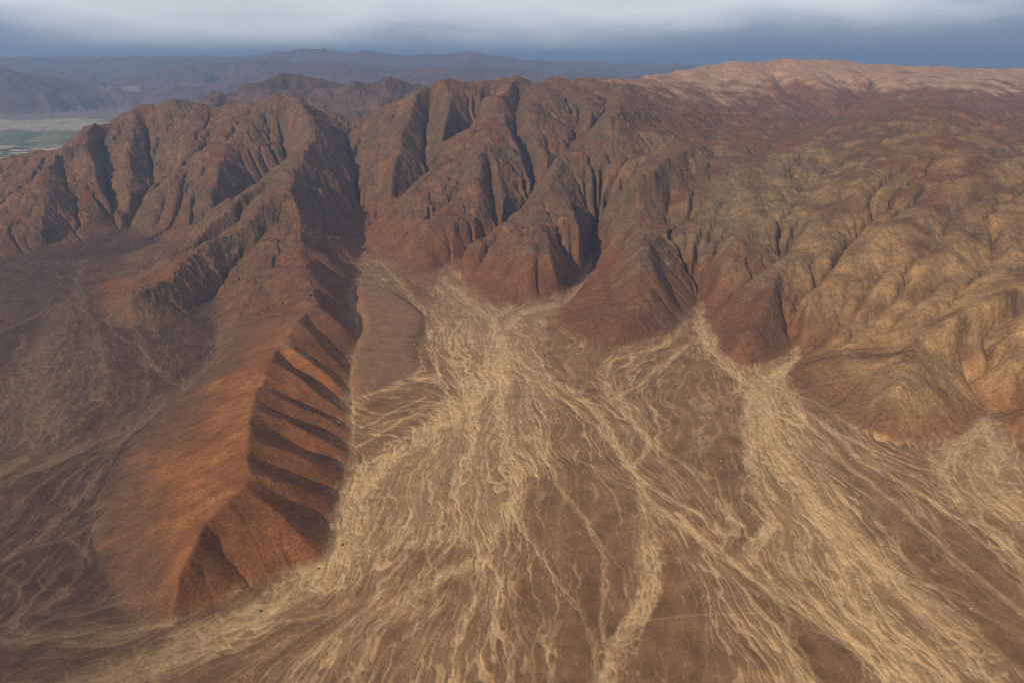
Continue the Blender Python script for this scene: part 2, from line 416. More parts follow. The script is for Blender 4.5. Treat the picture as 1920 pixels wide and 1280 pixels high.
def relief(g, ribs, warp, K, D, n_er, noise_amp, carve=0.0):
    # the survey lines wander a little, as crests and stream beds do
    base = inside(foot, g.X, g.Y)
    val = np.where(base, zplain(g.Y), 0.0); fix = base.copy()
    top = np.zeros(val.shape); cnt = np.zeros(val.shape)
    def draw(P, off=0.0):
        Q = dense(P, g.d * .6)
        if warp:
            e = np.minimum(1, np.minimum(np.arange(len(Q)), np.arange(len(Q))[::-1]) * g.d / 150.0)
            Q = Q.copy(); Q[:, 0] += e * warp * fbm(Q[:, 0], Q[:, 1], 170, 3, 5); Q[:, 1] += e * warp * fbm(Q[:, 0], Q[:, 1], 170, 3, 9)
        i, j, ok = g.ij(Q)
        np.add.at(top, (j, i), Q[ok, 2]); np.add.at(cnt, (j, i), 1)
    for P in valleys: draw(P)
    for P in ridges: draw(P)
    if True:
        for a, b, off in (RIBS if ribs else []) + RIBS_UP:
            A = np.array(at(*a)); B = np.array(plain(*b) if len(b) == 2 else at(*b)); t = np.linspace(0, 1, 60)[:, None]
            P = A + (B - A) * t; P[:, 2] += off * np.sin(math.pi * np.clip(t[:, 0], 0, 1)) ** .8
            wv = np.sin(math.pi * t[:, 0]); P[:, 1] += wv * 16 * perlin(t[:, 0] * 2.2 + a[1] * .37, t[:, 0] * 0 + a[0] * .11, 77) + 7 * wv * perlin(t[:, 0] * 7 + a[1], t[:, 0] * 0 + .5, 78)
            draw(P)
    m = (cnt > 0) & ~base
    val[m] = top[m] / cnt[m]; fix |= m
    # outer ground: valley floor behind the left hills, upland to the right
    if g.y[-1] > 8000:
        for (xa, ya, za, xb, yb, zb) in ((-4800, 5100, 120, -4800, 6900, 20), (-4800, 6900, 20, 0, 7000, 25), (0, 7000, 25, 700, 9000, 80),
                                         (1400, 9000, 850, 5400, 9000, 880), (-4800, 6900, 10, -4800, 9000, 0), (-4800, 9000, 0, 700, 9000, 60)):
            Q = dense(np.array([[xa, ya, za], [xb, yb, zb]], float), g.d * .6); i, j, ok = g.ij(Q)
            val[j, i] = Q[ok, 2]; fix[j, i] = True
    z = laplace(val, fix)
    wq = 0.0
    if g.y[-1] > 8000:                                   # long even slopes of the old hills to the right
        c = z[::4, ::4]; gc = Grid(g.x0, g.x0 + 4 * g.d * (c.shape[1] - 1), g.y0, g.y0 + 4 * g.d * (c.shape[0] - 1), 4 * g.d)
        c = sample(blur(c, 34), gc, g.X.ravel(), g.Y.ravel(), True).reshape(z.shape)
        wq = .6 * S(950, 1250, g.X - .08 * (g.Y - 2500)) * S(2420, 2600, g.Y) * S(4300, 3700, g.Y)
        z = np.where(base, z, z + wq * (c - z))
        al = .69 * g.X + .72 * g.Y; ac = .72 * g.X - .69 * g.Y + 45 * fbm(g.X, g.Y, 420, 3, 511)   # spurs run down to the south-west
        sp = .5 - np.abs(perlin(ac / 210, al / 1500, 512)) * 2 + .4 * (.5 - np.abs(perlin(ac / 95, al / 700, 513)) * 2)
        z = np.where(base, z, z + wq * 60 * sp * np.clip((z - zplain(g.Y)) / 110, 0, 1))
    h = np.maximum(0, z - zplain(g.Y))
    z = z + np.where(base, 0, noise_amp * (1 - .75 * wq) * (1 - .6 * S(5500, 6300, g.Y) * S(300, 1100, g.X)) * np.minimum(1, h / 120) * (fbm(g.X, g.Y, 260, 5, 3) - .12))
    z = fill(z, base)
    return z, base, val, fix

GN = Grid(-4800, 5400, 700, 9000, 7.5)
zn, basen, valn, fixn = relief(GN, False, 14.0, 0, 0, 0, 36.0)
print("relief", round(time.time() - T0, 1))
up_ = np.clip((GN.Y - 5500) / 900, 0, 1) * np.clip((GN.X - 200) / 700, 0, 1)
zn, An = erode(zn, basen, GN.d, 16, 0.095 * (1 - .7 * up_), 0.045, A0=1500.0)
# old, smooth, sand-blown slopes to the right
wq = .5 * S(850, 1300, GN.X) * S(3700, 2700, GN.Y); zn = np.where(basen, zn, zn + wq * (blur(zn, 5) - zn))
# scree softens the foot of the slopes
hs = zn - zplain(GN.Y); ws = .3 * S(130, 50, hs) * S(-1000, -750, GN.X) * (~basen); zn = zn + ws * (blur(zn, 10) - zn)
mb = blur(basen.astype(np.float32), 5); zs = blur(zn, 8); zn = zn + np.clip(4 * mb * (1 - mb), 0, 1) * .8 * (zs - zn)
gulm = blur((S(4e3, 2.5e4, An) * ~basen).astype(np.float32), 1); gb, ga = np.gradient(zn, GN.d); bedm = blur((S(3e4, 1.2e5, An) * S(.42, .22, np.hypot(ga, gb)) * ~basen).astype(np.float32), 1)
print("erode", round(time.time() - T0, 1))

# the front ridge on a finer grid, with its furrows
GR = Grid(-1300, -200, 1100, 2860, 3.5)
zr, baser, _, _ = relief(GR, True, 3.0, 0, 0, 0, 9.0)
zr, Ar = erode(zr, baser, GR.d, 9, 0.03, 0.05, A0=150.0)
mb = blur(baser.astype(np.float32), 6); zs = blur(zr, 8); zr = zr + np.clip(4 * mb * (1 - mb), 0, 1) * .7 * (zs - zr)
e = np.minimum(np.minimum(GR.X - GR.x0, GR.x[-1] - GR.X) / 90, (GR.y[-1] - GR.Y) / 260)
wr = np.clip(e, 0, 1); wr = wr * wr * (3 - 2 * wr)
print("ridge", round(time.time() - T0, 1))
# ---------------------------------------------------------------- washes and threads of the alluvial fans
# survey lines of the main channels: half-width in metres, number of threads, points
WASHES = [
 (16,6,[(828,520),(850,545),(890,575),(920,600),(940,650)]),
 (22,8,[(1100,525),(1070,558),(1020,580),(975,585),(945,620)]),
 (10,4,[(676,450),(700,480),(735,515),(770,558),(800,600),(815,680),(840,740),(855,800)]),
 (40,16,[(940,630),(945,680),(925,715),(880,745),(830,785),(770,825),(710,865),(675,910),(660,960),(650,1010),(620,1060),(560,1100),(480,1150),(390,1200),(280,1240),(120,1300),(-60,1360)]),
 (18,7,[(940,660),(935,740),(935,800),(958,850),(975,900),(962,945),(930,990),(915,1040),(860,1075),(780,1105),(735,1140),(700,1200),(670,1250),(640,1320)]),
 (8,3,[(880,745),(900,800),(870,850),(850,910),(865,960),(850,1010),(820,1050),(760,1100)]),
 (8,3,[(915,1040),(900,1100),(870,1160),(850,1220),(860,1320)]),
 (8,3,[(915,1030),(930,1090),(925,1150),(960,1220),(950,1320)]),
 (15,6,[(960,660),(1010,705),(1080,735),(1120,775),(1150,820),(1172,860),(1190,900),(1218,945),(1222,1000),(1205,1060),(1215,1110),(1198,1165),(1160,1215),(1130,1270),(1110,1330)]),
 (26,8,[(1222,1000),(1210,1060),(1215,1110),(1190,1170),(1150,1230),(1120,1310)]),
 (12,5,[(1222,950),(1290,990),(1340,1035),(1400,1075),(1450,1115),(1475,1170),(1490,1230),(1530,1320)]),
 (8,3,[(1020,720),(1090,775),(1150,830),(1180,880),(1240,930),(1310,960),(1360,1000)]),
 (7,3,[(985,700),(1030,790),(1020,840),(1040,900),(1080,960),(1125,1010),(1140,1080),(1120,1130),(1130,1200)]),
 (6,2,[(960,960),(1000,1020),(1040,1090),(1100,1150),(1110,1230),(1120,1320)]),
 (12,5,[(1280,605),(1265,640),(1200,660),(1140,675),(1130,720),(1160,770),(1200,800),(1215,840),(1190,880)]),
 (10,4,[(1290,645),(1230,690),(1180,730),(1150,750)]),
 (7,2,[(1200,730),(1240,790),(1225,830),(1290,870),(1320,920),(1390,990)]),
 (12,5,[(1315,580),(1300,610),(1335,660),(1380,705),(1405,725)]),
 (34,14,[(1500,668),(1450,705),(1420,740),(1430,800),(1460,850),(1490,890),(1510,930),(1560,980),(1620,1040),(1690,1090),(1740,1150),(1800,1210),(1880,1290)]),
 (14,6,[(1410,730),(1390,770),(1410,830),(1400,900),(1430,950),(1450,985),(1400,1030),(1395,1060)]),
 (14,5,[(1450,985),(1400,1040),(1440,1090),(1500,1140),(1560,1180),(1620,1230),(1680,1300)]),
 (14,6,[(1510,930),(1530,980),(1570,1030),(1580,1085),(1620,1150),(1640,1190),(1680,1230),(1740,1300)]),
 (9,4,[(1520,940),(1600,1000),(1640,1060),(1700,1090),(1760,1100)]),
 (9,4,[(1470,740),(1540,790),(1620,840),(1700,870),(1750,885)]),
 (7,3,[(1480,760),(1560,840),(1620,900),(1690,950),(1760,1020),(1840,1090),(1940,1170)]),
 (22,8,[(1850,790),(1800,835),(1745,875),(1790,930),(1850,985),(1930,1050),(2030,1130)]),
 (40,9,[(1855,785),(1870,840),(1860,890),(1890,940),(1940,980)]),
 (8,3,[(1540,790),(1640,880),(1720,920),(1800,980),(1880,1040),(1960,1110)]),
 (10,4,[(670,745),(740,725),(785,710),(810,700)]),
 (7,3,[(665,840),(730,800),(790,770),(850,740)]),
 (5,2,[(675,800),(740,770),(800,745)]),
 (14,5,[(160,480),(148,520),(140,550),(165,590),(190,650),(200,700),(180,760),(130,800),(60,850),(-30,900)]),
 (30,9,[(110,570),(80,640),(60,700),(90,770),(60,840),(-40,910)]),
 (9,4,[(130,560),(60,600),(0,620),(-80,660)]),
 (9,4,[(195,600),(270,630),(275,680),(320,715),(345,730)]),
 (18,7,[(425,515),(405,600),(420,650),(385,690),(340,730),(290,770),(225,812),(150,840),(60,880),(-40,930)]),
 (10,4,[(250,800),(195,860),(170,900),(130,950),(80,1000),(10,1045),(-60,1080)]),
 (7,3,[(210,830),(130,890),(90,940),(50,990),(0,1030)]),
 (5,2,[(180,980),(120,1010),(60,1025),(0,1050)]),
 (5,2,[(125,1008),(165,1035),(175,1060)]),
 (7,2,[(-20,1072),(25,1090),(48,1130),(25,1165),(50,1195)]),
 (12,5,[(330,1170),(230,1185),(120,1185),(40,1200),(-60,1205)]),
 (8,3,[(260,1190),(160,1215),(100,1200),(0,1195)]),
 (7,3,[(490,1110),(560,1080),(600,1065),(630,1040)]),
 (6,2,[(665,690),(660,760),(662,830),(655,880)]),
]
GF = Grid(-2450, 2350, 640, 3700, 2.0)
rng = np.random.default_rng(4)
Fn = GF.ny * GF.nx
thread = np.zeros(Fn, np.float32); broad = np.zeros(Fn, np.float32)

def splat(A, x, y, w):
    fx = (x - GF.x0) / GF.d; fy = (y - GF.y0) / GF.d
    i = np.floor(fx).astype(np.int64); j = np.floor(fy).astype(np.int64); u = fx - i; v = fy - j
    ok = (i >= 0) & (i < GF.nx - 1) & (j >= 0) & (j < GF.ny - 1)
    i, j, u, v = i[ok], j[ok], u[ok], v[ok]
    w = w[ok] if np.ndim(w) else np.full(len(i), w)
    k = j * GF.nx + i
    for dk, ww in ((0, (1 - u) * (1 - v)), (1, u * (1 - v)), (GF.nx, (1 - u) * v), (GF.nx + 1, u * v)):
        A += np.bincount(k + dk, w * ww, Fn).astype(np.float32)

gx, gy, gdx, gdy = [], [], [], []
TX, TY, TW, BX, BY, BW = [], [], [], [], [], []
for gi, (hw, nth, line) in enumerate(WASHES):
    P = smooth_line(pts(line)[:, :2], 2); P = dense(P, 2.0)
    P = P + 9.0 * np.stack([fbm(P[:, 0], P[:, 1], 90, 3, 41), fbm(P[:, 0], P[:, 1], 90, 3, 47)], -1)
    T = np.gradient(P, axis=0); T /= np.maximum(1e-6, np.hypot(T[:, 0], T[:, 1]))[:, None]
    Nn = np.stack([-T[:, 1], T[:, 0]], -1); s = np.arange(len(P)) * 2.0
    gx.append(P[::12, 0]); gy.append(P[::12, 1]); gdx.append(T[::12, 0]); gdy.append(T[::12, 1])
    z0 = np.zeros_like(s)
    wv = hw * (1 + .45 * perlin(s / 130, z0 + gi * 3.7, 61)); 
    for k in range(int(nth * 2.6)):
        o = (fbm(s, z0 + 77.0 * k + 31 * gi, 150, 4, 71 + gi, .6) * 1.3 + rng.uniform(-.35, .35))
        o = np.clip(o, -1.35, 1.35)
        Q = P + Nn * (wv * o)[:, None] * 1.15
        fade = np.clip(.6 + .9 * perlin(s / 180, z0 + k * 5.1 + gi, 83), 0, 1) * (1.0 if k < nth else .5)
        TX.append(Q[:, 0]); TY.append(Q[:, 1]); TW.append(fade)
    for o in np.linspace(-1, 1, max(3, int(hw / 2.5))):
        Q = P + Nn * (wv * o)[:, None]
        BX.append(Q[:, 0]); BY.append(Q[:, 1]); BW.append(np.full(len(s), 1.0))
gx, gy, gdx, gdy = map(np.concatenate, (gx, gy, gdx, gdy))
splat(thread, np.concatenate(TX), np.concatenate(TY), np.concatenate(TW))
splat(broad, np.concatenate(BX), np.concatenate(BY), np.concatenate(BW))

# direction of run-off everywhere on the plain, from the surveyed channels
GD = Grid(GF.x0, GF.x[-1], GF.y0, GF.y[-1], 50.0)
dxs = np.zeros(GD.X.shape); dys = np.zeros(GD.X.shape)
for j in range(GD.ny):
    w = 1 / ((GD.x[:, None] - gx) ** 2 + (GD.y[j] - gy) ** 2 + 60 ** 2) ** 1.5
    dxs[j] = (w * gdx).sum(1); dys[j] = (w * gdy).sum(1)
ang0 = np.stack([dxs, dys]) / np.hypot(dxs, dys)
# small threads: run-off followed step by step over the uneven ground
def follow(n, steps, lmin, lmax, step, turn, seed, signed=False):
    r = np.random.default_rng(seed)
    wx = r.uniform(GF.x0, GF.x[-1], n); wy = GF.y0 + (GF.y[-1] - GF.y0) * r.uniform(0, 1, n) ** 1.6
    ww = r.uniform(.2, 1.0, n) ** 1.5; life = r.integers(lmin, lmax, n); drift = r.normal(0, .10, n)
    if signed: ww = np.where(r.uniform(0, 1, n) < .5, -1, 1) * ww
    out = np.zeros(Fn, np.float32); a0 = np.array(ang0, np.float32); mx, my, mw = [], [], []
    for st in range(steps):
        a = np.arctan2(sample(a0[1], GD, wx, wy), sample(a0[0], GD, wx, wy)) + drift
        a = a + turn * (.6 * perlin(wx / 190, wy / 190, 11) + .75 * perlin(wx / 75, wy / 75, 12) + .7 * perlin(wx / 34, wy / 34, 13))
        wx = wx + step * np.cos(a); wy = wy + step * np.sin(a)
        t = np.minimum(1, np.minimum(st + 1, np.maximum(0, life - st)) / 25.0)
        k = t > 0; mx.append(wx[k]); my.append(wy[k]); mw.append((ww * t)[k])
    splat(out, np.concatenate(mx), np.concatenate(my), np.concatenate(mw))
    return out.reshape(GF.ny, GF.nx)
minor = follow(4500, 420, 120, 420, 1.9, 1.0, 4)

# braided bars: uneven ground drawn out along the run-off, at three sizes
gxf, gyf = GF.X.ravel(), GF.Y.ravel()
aa = np.arctan2(sample(ang0[1], GD, gxf, gyf), sample(ang0[0], GD, gxf, gyf)).astype(np.float32)
aa += .42 * perlin(gxf / 190, gyf / 190, 11) + .36 * perlin(gxf / 80, gyf / 80, 12) + .30 * perlin(gxf / 30, gyf / 30, 13)
Dx = np.cos(aa) ; Dy = np.sin(aa)                     # in cells of 2 m
r5 = np.random.default_rng(8)
La = blur(r5.normal(0, 1, (GF.ny, GF.nx)).astype(np.float32), 1).ravel()
Lb = perlin(gxf / 11, gyf / 11, 501); Lc = perlin(gxf / 27, gyf / 27, 502); Ld = perlin(gxf / 75, gyf / 75, 503) + .5 * perlin(gxf / 200, gyf / 200, 504)
ci = np.tile(np.arange(GF.nx, dtype=np.float32), GF.ny); cj = np.repeat(np.arange(GF.ny, dtype=np.float32), GF.nx)
for lev in range(9):
    fx = np.clip(ci + Dx, 0, GF.nx - 1.001); fy = np.clip(cj + Dy, 0, GF.ny - 1.001)
    i0 = fx.astype(np.int32); j0 = fy.astype(np.int32); u = fx - i0; v = fy - j0; k = j0 * GF.nx + i0
    w00, w10, w01, w11 = (1 - u) * (1 - v), u * (1 - v), (1 - u) * v, u * v
    g4 = lambda A: A[k] * w00 + A[k + 1] * w10 + A[k + GF.nx] * w01 + A[k + GF.nx + 1] * w11
    if lev < 6: La = .5 * (La + g4(La))
    if lev < 7: Lb = .5 * (Lb + g4(Lb))
    if lev < 8: Lc = .5 * (Lc + g4(Lc))
    Ld = .5 * (Ld + g4(Ld))
    if lev < 8: Dx, Dy = Dx + g4(Dx), Dy + g4(Dy)
Ld = (Ld / Ld.std()).reshape(GF.ny, GF.nx)
La, Lb, Lc = (np.abs(A / A.std()).reshape(GF.ny, GF.nx) for A in (La, Lb, Lc))
thread = thread.reshape(GF.ny, GF.nx); broad = broad.reshape(GF.ny, GF.nx)
thread = 1 - np.exp(-1.3 * blur(thread, 1)); minor = 1 - np.exp(-1.1 * blur(minor, 1))
broad = 1 - np.exp(-1.2 * blur(broad, 8))
sheet = np.zeros_like(broad)
for P in SHEETS: sheet = np.maximum(sheet, inside(smooth_line(np.vstack([pts(P), pts(P)[:1]]), 2)[:-1], GF.X, GF.Y).astype(np.float32))
sheet = blur(sheet[::8, ::8], 5); GS = Grid(GF.x0, GF.x0 + 16 * (sheet.shape[1] - 1), GF.y0, GF.y0 + 16 * (sheet.shape[0] - 1), 16.0)
sheet = sample(sheet, GS, GF.X.ravel(), GF.Y.ravel()).reshape(GF.X.shape)
nz = fbm(GF.X, GF.Y, 120, 5, 91, .6)
broad = np.clip(broad * (1.0 + .4 * nz + .3 * Ld), 0, 1)
sheet = np.clip(sheet * 1.5 + .42 * Ld + .35 * nz - .35, 0, 1) * np.clip(sheet * 3, 0, 1)
act = np.clip(sheet + .8 * broad, 0, 1)
zone = np.clip(.5 + .3 * Ld + .5 * nz, 0, 1)
ch_a = (1 - S(.10, .55, La)); ch_b = (1 - S(.08 + .12 * zone, .26 + .22 * zone, Lb)); ch_c = 1 - S(.06 + .08 * zone, .15 + .12 * zone, Lc)
ch_b = ch_b * np.clip(act + .5 * zone + .1, 0, 1); ch_c = ch_c * np.clip(.4 + zone + act, 0, 1); ch_a = ch_a * act
calm = np.zeros_like(act)                              # older, varnished ground that the floods no longer reach
for P in ([(1305,655),(1345,690),(1392,760),(1392,880),(1370,960),(1310,920),(1240,850),(1200,770),(1240,700)], [(1000,900),(1090,860),(1150,900),(1205,960),(1190,1060),(1150,1120),(1060,1040),(985,985)],
          [(1560,840),(1700,930),(1900,1090),(1990,1200),(1860,1150),(1640,960)]):
    calm = np.maximum(calm, inside(smooth_line(np.vstack([pts(P), pts(P)[:1]]), 2)[:-1], GF.X, GF.Y).astype(np.float32))
calm = 1 - .42 * sample(blur(calm[::8, ::8], 3), GS, gxf, gyf).reshape(act.shape)
ch_a *= calm; ch_b *= calm; ch_c *= calm; minor *= calm
cut = 2.0 * thread + 1.1 * minor + 1.4 * ch_c + .9 * ch_b + .4 * ch_a
sand = np.clip(.05 + .24 * sheet + .16 * broad + .8 * thread + .5 * minor + .5 * ch_c + .42 * ch_b + .07 * ch_a + .05 * Ld, 0, 1)
print("fans", round(time.time() - T0, 1))
# faint old vehicle tracks over the gravel
trk = np.zeros(Fn, np.float32)
for l in ([(-30,1116),(60,1107),(130,1101),(205,1092)], [(1180,1165),(1300,1152),(1420,1148)], [(200,603),(260,618),(340,622),(400,603)], [(560,600),(640,560),(700,535)]):
    P = dense(smooth_line(pts(l)[:, :2], 2), 1.0); splat(trk, P[:, 0], P[:, 1], 1.0)
trk = np.clip(blur(trk.reshape(GF.ny, GF.nx), 1) * .9, 0, 1)
sand = np.clip(sand + .3 * trk, 0, 1)
# ---------------------------------------------------------------- one sheet of ground, finer near the viewpoint
def quads(nr, nt):
    k = (np.arange(nr - 1)[:, None] * nt + np.arange(nt - 1)[None, :])
    return np.stack([k, k + nt, k + nt + 1, k + 1], -1).reshape(-1, 4)[:, ::-1]

def make_mesh(name, co, q, attrs, mat):
    used = np.zeros(len(co), bool); used[q.ravel()] = True
    new = np.cumsum(used) - 1; q = new[q].astype(np.int32); ids = np.flatnonzero(used)
    me = bpy.data.meshes.new(name)
    me.vertices.add(len(ids)); me.vertices.foreach_set("co", co[ids].astype(np.float32).ravel())
    me.loops.add(q.size); me.loops.foreach_set("vertex_index", q.ravel())
    me.polygons.add(len(q)); me.polygons.foreach_set("loop_start", np.arange(len(q), dtype=np.int32) * 4)
    me.polygons.foreach_set("use_smooth", np.ones(len(q), bool))
    me.update(calc_edges=True)
    for k, v in attrs.items():
        if v.ndim == 2:
            a = me.attributes.new(k, 'FLOAT_COLOR', 'POINT')
            a.data.foreach_set("color", np.hstack([v[ids], np.ones((len(ids), 1))]).astype(np.float32).ravel())
        else:
            a = me.attributes.new(k, 'FLOAT', 'POINT'); a.data.foreach_set("value", v[ids].astype(np.float32))
    me.materials.append(mat)
    o = bpy.data.objects.new(name, me); col.objects.link(o); return o

def structure(o): o["kind"] = "structure"; return o

NT, NR = 1320, 1040
th = np.radians(np.linspace(-41.5, 41.5, NT)); rr = 960 * (9300 / 960.0) ** np.linspace(0, 1, NR)
R_, T_ = np.meshgrid(rr, th, indexing='ij'); X = (R_ * np.sin(T_)).ravel(); Y = (R_ * np.cos(T_)).ravel()
z = sample(zn, GN, X, Y, True)
inr = (X > GR.x0) & (X < GR.x[-1]) & (Y > GR.y0) & (Y < GR.y[-1])
w = sample(wr, GR, X[inr], Y[inr]); z[inr] = z[inr] * (1 - w) + w * sample(zr, GR, X[inr], Y[inr], True)
zp = zplain(Y)
hill = sample(blur(1.0 - basen.astype(np.float32), 1), GN, X, Y)
hr = sample(blur(1.0 - baser.astype(np.float32), 2), GR, X[inr], Y[inr]); hill[inr] = hill[inr] * (1 - w) + w * hr
outn = Y < 705
h = z - zp
# terrace beside the front ridge: an older, higher fan cut off by the wash
TERR = smooth_line(pts([(662,722),(660,690),(676,640),(690,608),(668,560),(676,535),(700,535),(735,552),(770,572),(800,600),(790,618),(783,644),(779,668),(783,690),(754,709),(722,720),(690,734),(664,745),(662,722)]), 2)
GT = Grid(-900, -100, 1900, 3600, 6.0)
tm = blur(inside(TERR, GT.X, GT.Y).astype(np.float32), 5)
int_ = (X > GT.x0) & (X < GT.x[-1]) & (Y > GT.y0) & (Y < GT.y[-1])
terr = np.zeros(len(X), np.float32); terr[int_] = sample(tm, GT, X[int_], Y[int_])
inf = (X > GF.x0) & (X < GF.x[-1]) & (Y > GF.y0) & (Y < GF.y[-1])
def fan(A):
    o = np.zeros(len(X), np.float32); o[inf] = sample(A, GF, X[inf], Y[inf]); return o
t_cut, t_sand, t_act = fan(cut), fan(sand), fan(act)
pl_ = (1 - np.clip(hill, 0, 1))
flat = pl_ * (1 - terr)
fine = fbm(X, Y, 14, 3, 201)
mid = fbm(X, Y, 60, 4, 205)
big = fbm(X, Y, 420, 4, 209)
z = z + flat * (-1.35 * t_cut * (1 - .45 * S(-350, -900, X + .12 * (Y - 1500))) + .2 * fine + .5 * mid + 1.2 * big) + terr * (1 - hill) * (6 + 1.2 * mid + 8 * S(-320, -430, X - .1 * (Y - 2300))) 
# broken rock on the slopes
gsl = np.clip(h / 60, 0, 1) * np.clip(hill, 0, 1)
rid = fbm(X, Y, 46, 4, 221, .5, True)
n1 = fbm(X, Y, 700, 5, 301, .6); n2 = fbm(X, Y, 160, 5, 305, .6); n3 = fbm(X, Y, 45, 4, 307, .6)
def steep(zz):
    a, b = np.gradient(zz.reshape(NR, NT))
    return np.hypot(a / np.gradient(rr)[:, None], b / (rr * (th[1] - th[0]))[:, None]).ravel()
scree = S(150, 70, h + 45 * n2) * S(5200, 4200, Y) * S(-1050, -700, X)
rough = S(.42, .72, steep(z) + .35 * n2 + .18 * n1) * (1 - .8 * scree)
fx_ = X + 10 * n3; fy_ = Y + 10 * n2
rid2 = fbm(fx_, fy_, 24, 3, 231, .6, True)
front = ((X > -1150) & (X < -200) & (Y < 2700)).astype(np.float32)
z = z + gsl * (1 - .75 * front) * (1 - .45 * S(850, 1300, X) * S(4200, 3400, Y)) * (1 - .6 * S(5500, 6300, Y) * S(300, 1100, X)) * ((1.4 + 5.0 * rough) * rid + (.4 + 3.4 * rough) * rid2 + .6 * fine)
Z2 = z.reshape(NR, NT)
co = np.stack([X, Y, z], -1)

# ---- ground colour of each place: rock, scree, varnished gravel, pale sand, painted shade
C = lambda r, g, b: np.array([r, g, b], np.float32)
SAND = C(.475, .328, .180); GRAV = C(.182, .097, .050); GRAV_L_SHADE = C(.064, .036, .025)
RED = C(.150, .066, .032); DARK = C(.096, .066, .040); OLIVE = C(.25, .158, .072); ORANGE = C(.19, .078, .030); PALE = C(.34, .215, .145); TAN = C(.40, .245, .118)
def mix(a, b, t): return a + (b - a) * np.clip(t, 0, 1)[:, None]
left = S(-350, -900, X + .12 * (Y - 1500))           # left of the front ridge: greyer gravel, and shade painted into its colour
base_c = mix(np.broadcast_to(GRAV, (len(X), 3)), GRAV_L_SHADE, left)
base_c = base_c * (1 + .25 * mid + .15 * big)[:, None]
sand_c = mix(np.broadcast_to(SAND, (len(X), 3)), C(.155, .10, .062), .9 * left + .35 * S(2600, 3100, Y))  # sand on the left is darkened by the same painted shade
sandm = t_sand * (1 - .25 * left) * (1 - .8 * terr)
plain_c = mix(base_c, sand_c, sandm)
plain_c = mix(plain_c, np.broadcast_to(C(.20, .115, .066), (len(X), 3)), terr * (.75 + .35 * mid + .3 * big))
gy_, gx_ = np.gradient(Z2)
dr = np.gradient(rr)[:, None]; dl = (rr * (th[1] - th[0]))[:, None]
sl = np.hypot(gy_ / dr, gx_ / dl).ravel()             # steepness
rock = S(.35, .75, sl + .22 * n2 + .10 * n3 + .12 * n1) * (1 - .75 * scree)
red_c = mix(np.broadcast_to(RED, (len(X), 3)), C(.125, .068, .040), .5 + .8 * n1)
rock_c = mix(np.broadcast_to(DARK, (len(X), 3)), C(.135, .070, .038), .45 + .9 * n2)
hill_c = mix(red_c, rock_c, rock)
cen = S(50, 500, X - .05 * Y) * S(1700, 1000, X - .10 * Y) * S(4700, 4100, Y)     # greenish rock in the middle
hill_c = mix(hill_c, np.broadcast_to(C(.140, .102, .058), (len(X), 3)), cen * (.35 + .6 * n1 + .5 * n2))
right = S(500, 1500, X - .10 * (Y - 2000)) * S(5400, 3400, Y)
hill_c = mix(hill_c, np.broadcast_to(OLIVE, (len(X), 3)), right * (.3 + .45 * S(520, 230, z) + .6 * n2))
low_r = S(800, 1300, X) * S(3300, 2200, Y)
hill_c = mix(hill_c, np.broadcast_to(TAN, (len(X), 3)), low_r * (.45 + .6 * n2))
hill_c = mix(hill_c, np.broadcast_to(C(.25, .115, .05), (len(X), 3)), low_r * S(2350, 2050, Y) * S(70, 20, h + 30 * n2) * .8)
fr = S(-1170, -1050, X) * S(-200, -300, X) * S(2800, 2350, Y + 150 * n2)
stk = perlin((.37 * X - .93 * Y) / 11, (.93 * X + .37 * Y) / 150, 331) + .7 * perlin((.37 * X - .93 * Y) / 26, (.93 * X + .37 * Y) / 260, 333)
side = S(-80, 260, (X + 640) * -1 - .22 * (Y - 1650) + 60 * n2)       # away from the crest on the gentle side
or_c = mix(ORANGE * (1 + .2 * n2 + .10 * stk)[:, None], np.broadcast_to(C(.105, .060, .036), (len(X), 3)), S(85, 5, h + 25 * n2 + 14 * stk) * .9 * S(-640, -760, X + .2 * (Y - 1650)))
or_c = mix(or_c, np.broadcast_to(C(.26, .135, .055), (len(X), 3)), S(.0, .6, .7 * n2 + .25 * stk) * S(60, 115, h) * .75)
hill_c = mix(hill_c, np.broadcast_to(C(.155, .068, .034), (len(X), 3)), scree * S(-1600, -900, X) * S(900, 500, X - .1 * Y) * .8)
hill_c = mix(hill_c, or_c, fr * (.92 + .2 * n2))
up = S(5500, 6300, Y + 300 * n2) * S(300, 1200, X)
hill_c = mix(hill_c, PALE * (1 + .1 * n2)[:, None], up * S(690, 850, z + 60 * n2 + 60 * n1))
hill_c = mix(hill_c, np.broadcast_to(C(.165, .078, .05), (len(X), 3)), up * S(850, 690, z + 60 * n2 + 60 * n1) * .7)
bed = sample(bedm, GN, X, Y) * (1 - fr)               # stony stream beds up in the canyons
hill_c = mix(hill_c, np.broadcast_to(C(.27, .20, .135), (len(X), 3)), bed * (.55 + .3 * n3))
gul = sample(gulm, GN, X, Y); hill_c = mix(hill_c, np.broadcast_to(C(.13, .075, .048), (len(X), 3)), gul * (.25 + .4 * right) * (1 - fr) * (1 - up))
hill_c = hill_c * (1 + (.08 + .13 * rock) * n3 + .10 * rock * rid2)[:, None]
hill_c = mix(hill_c, np.broadcast_to(C(.24, .11, .052), (len(X), 3)), rock * S(.4, 1.0, n3 + .5 * n2) * .35 * (1 - up))
apron = S(0, 14, h + 5 * n3 + 4 * n2)
alb = np.clip(mix(plain_c, hill_c, np.maximum(S(.2, .8, hill) * (.25 + .75 * apron), 0)), .02, .8)

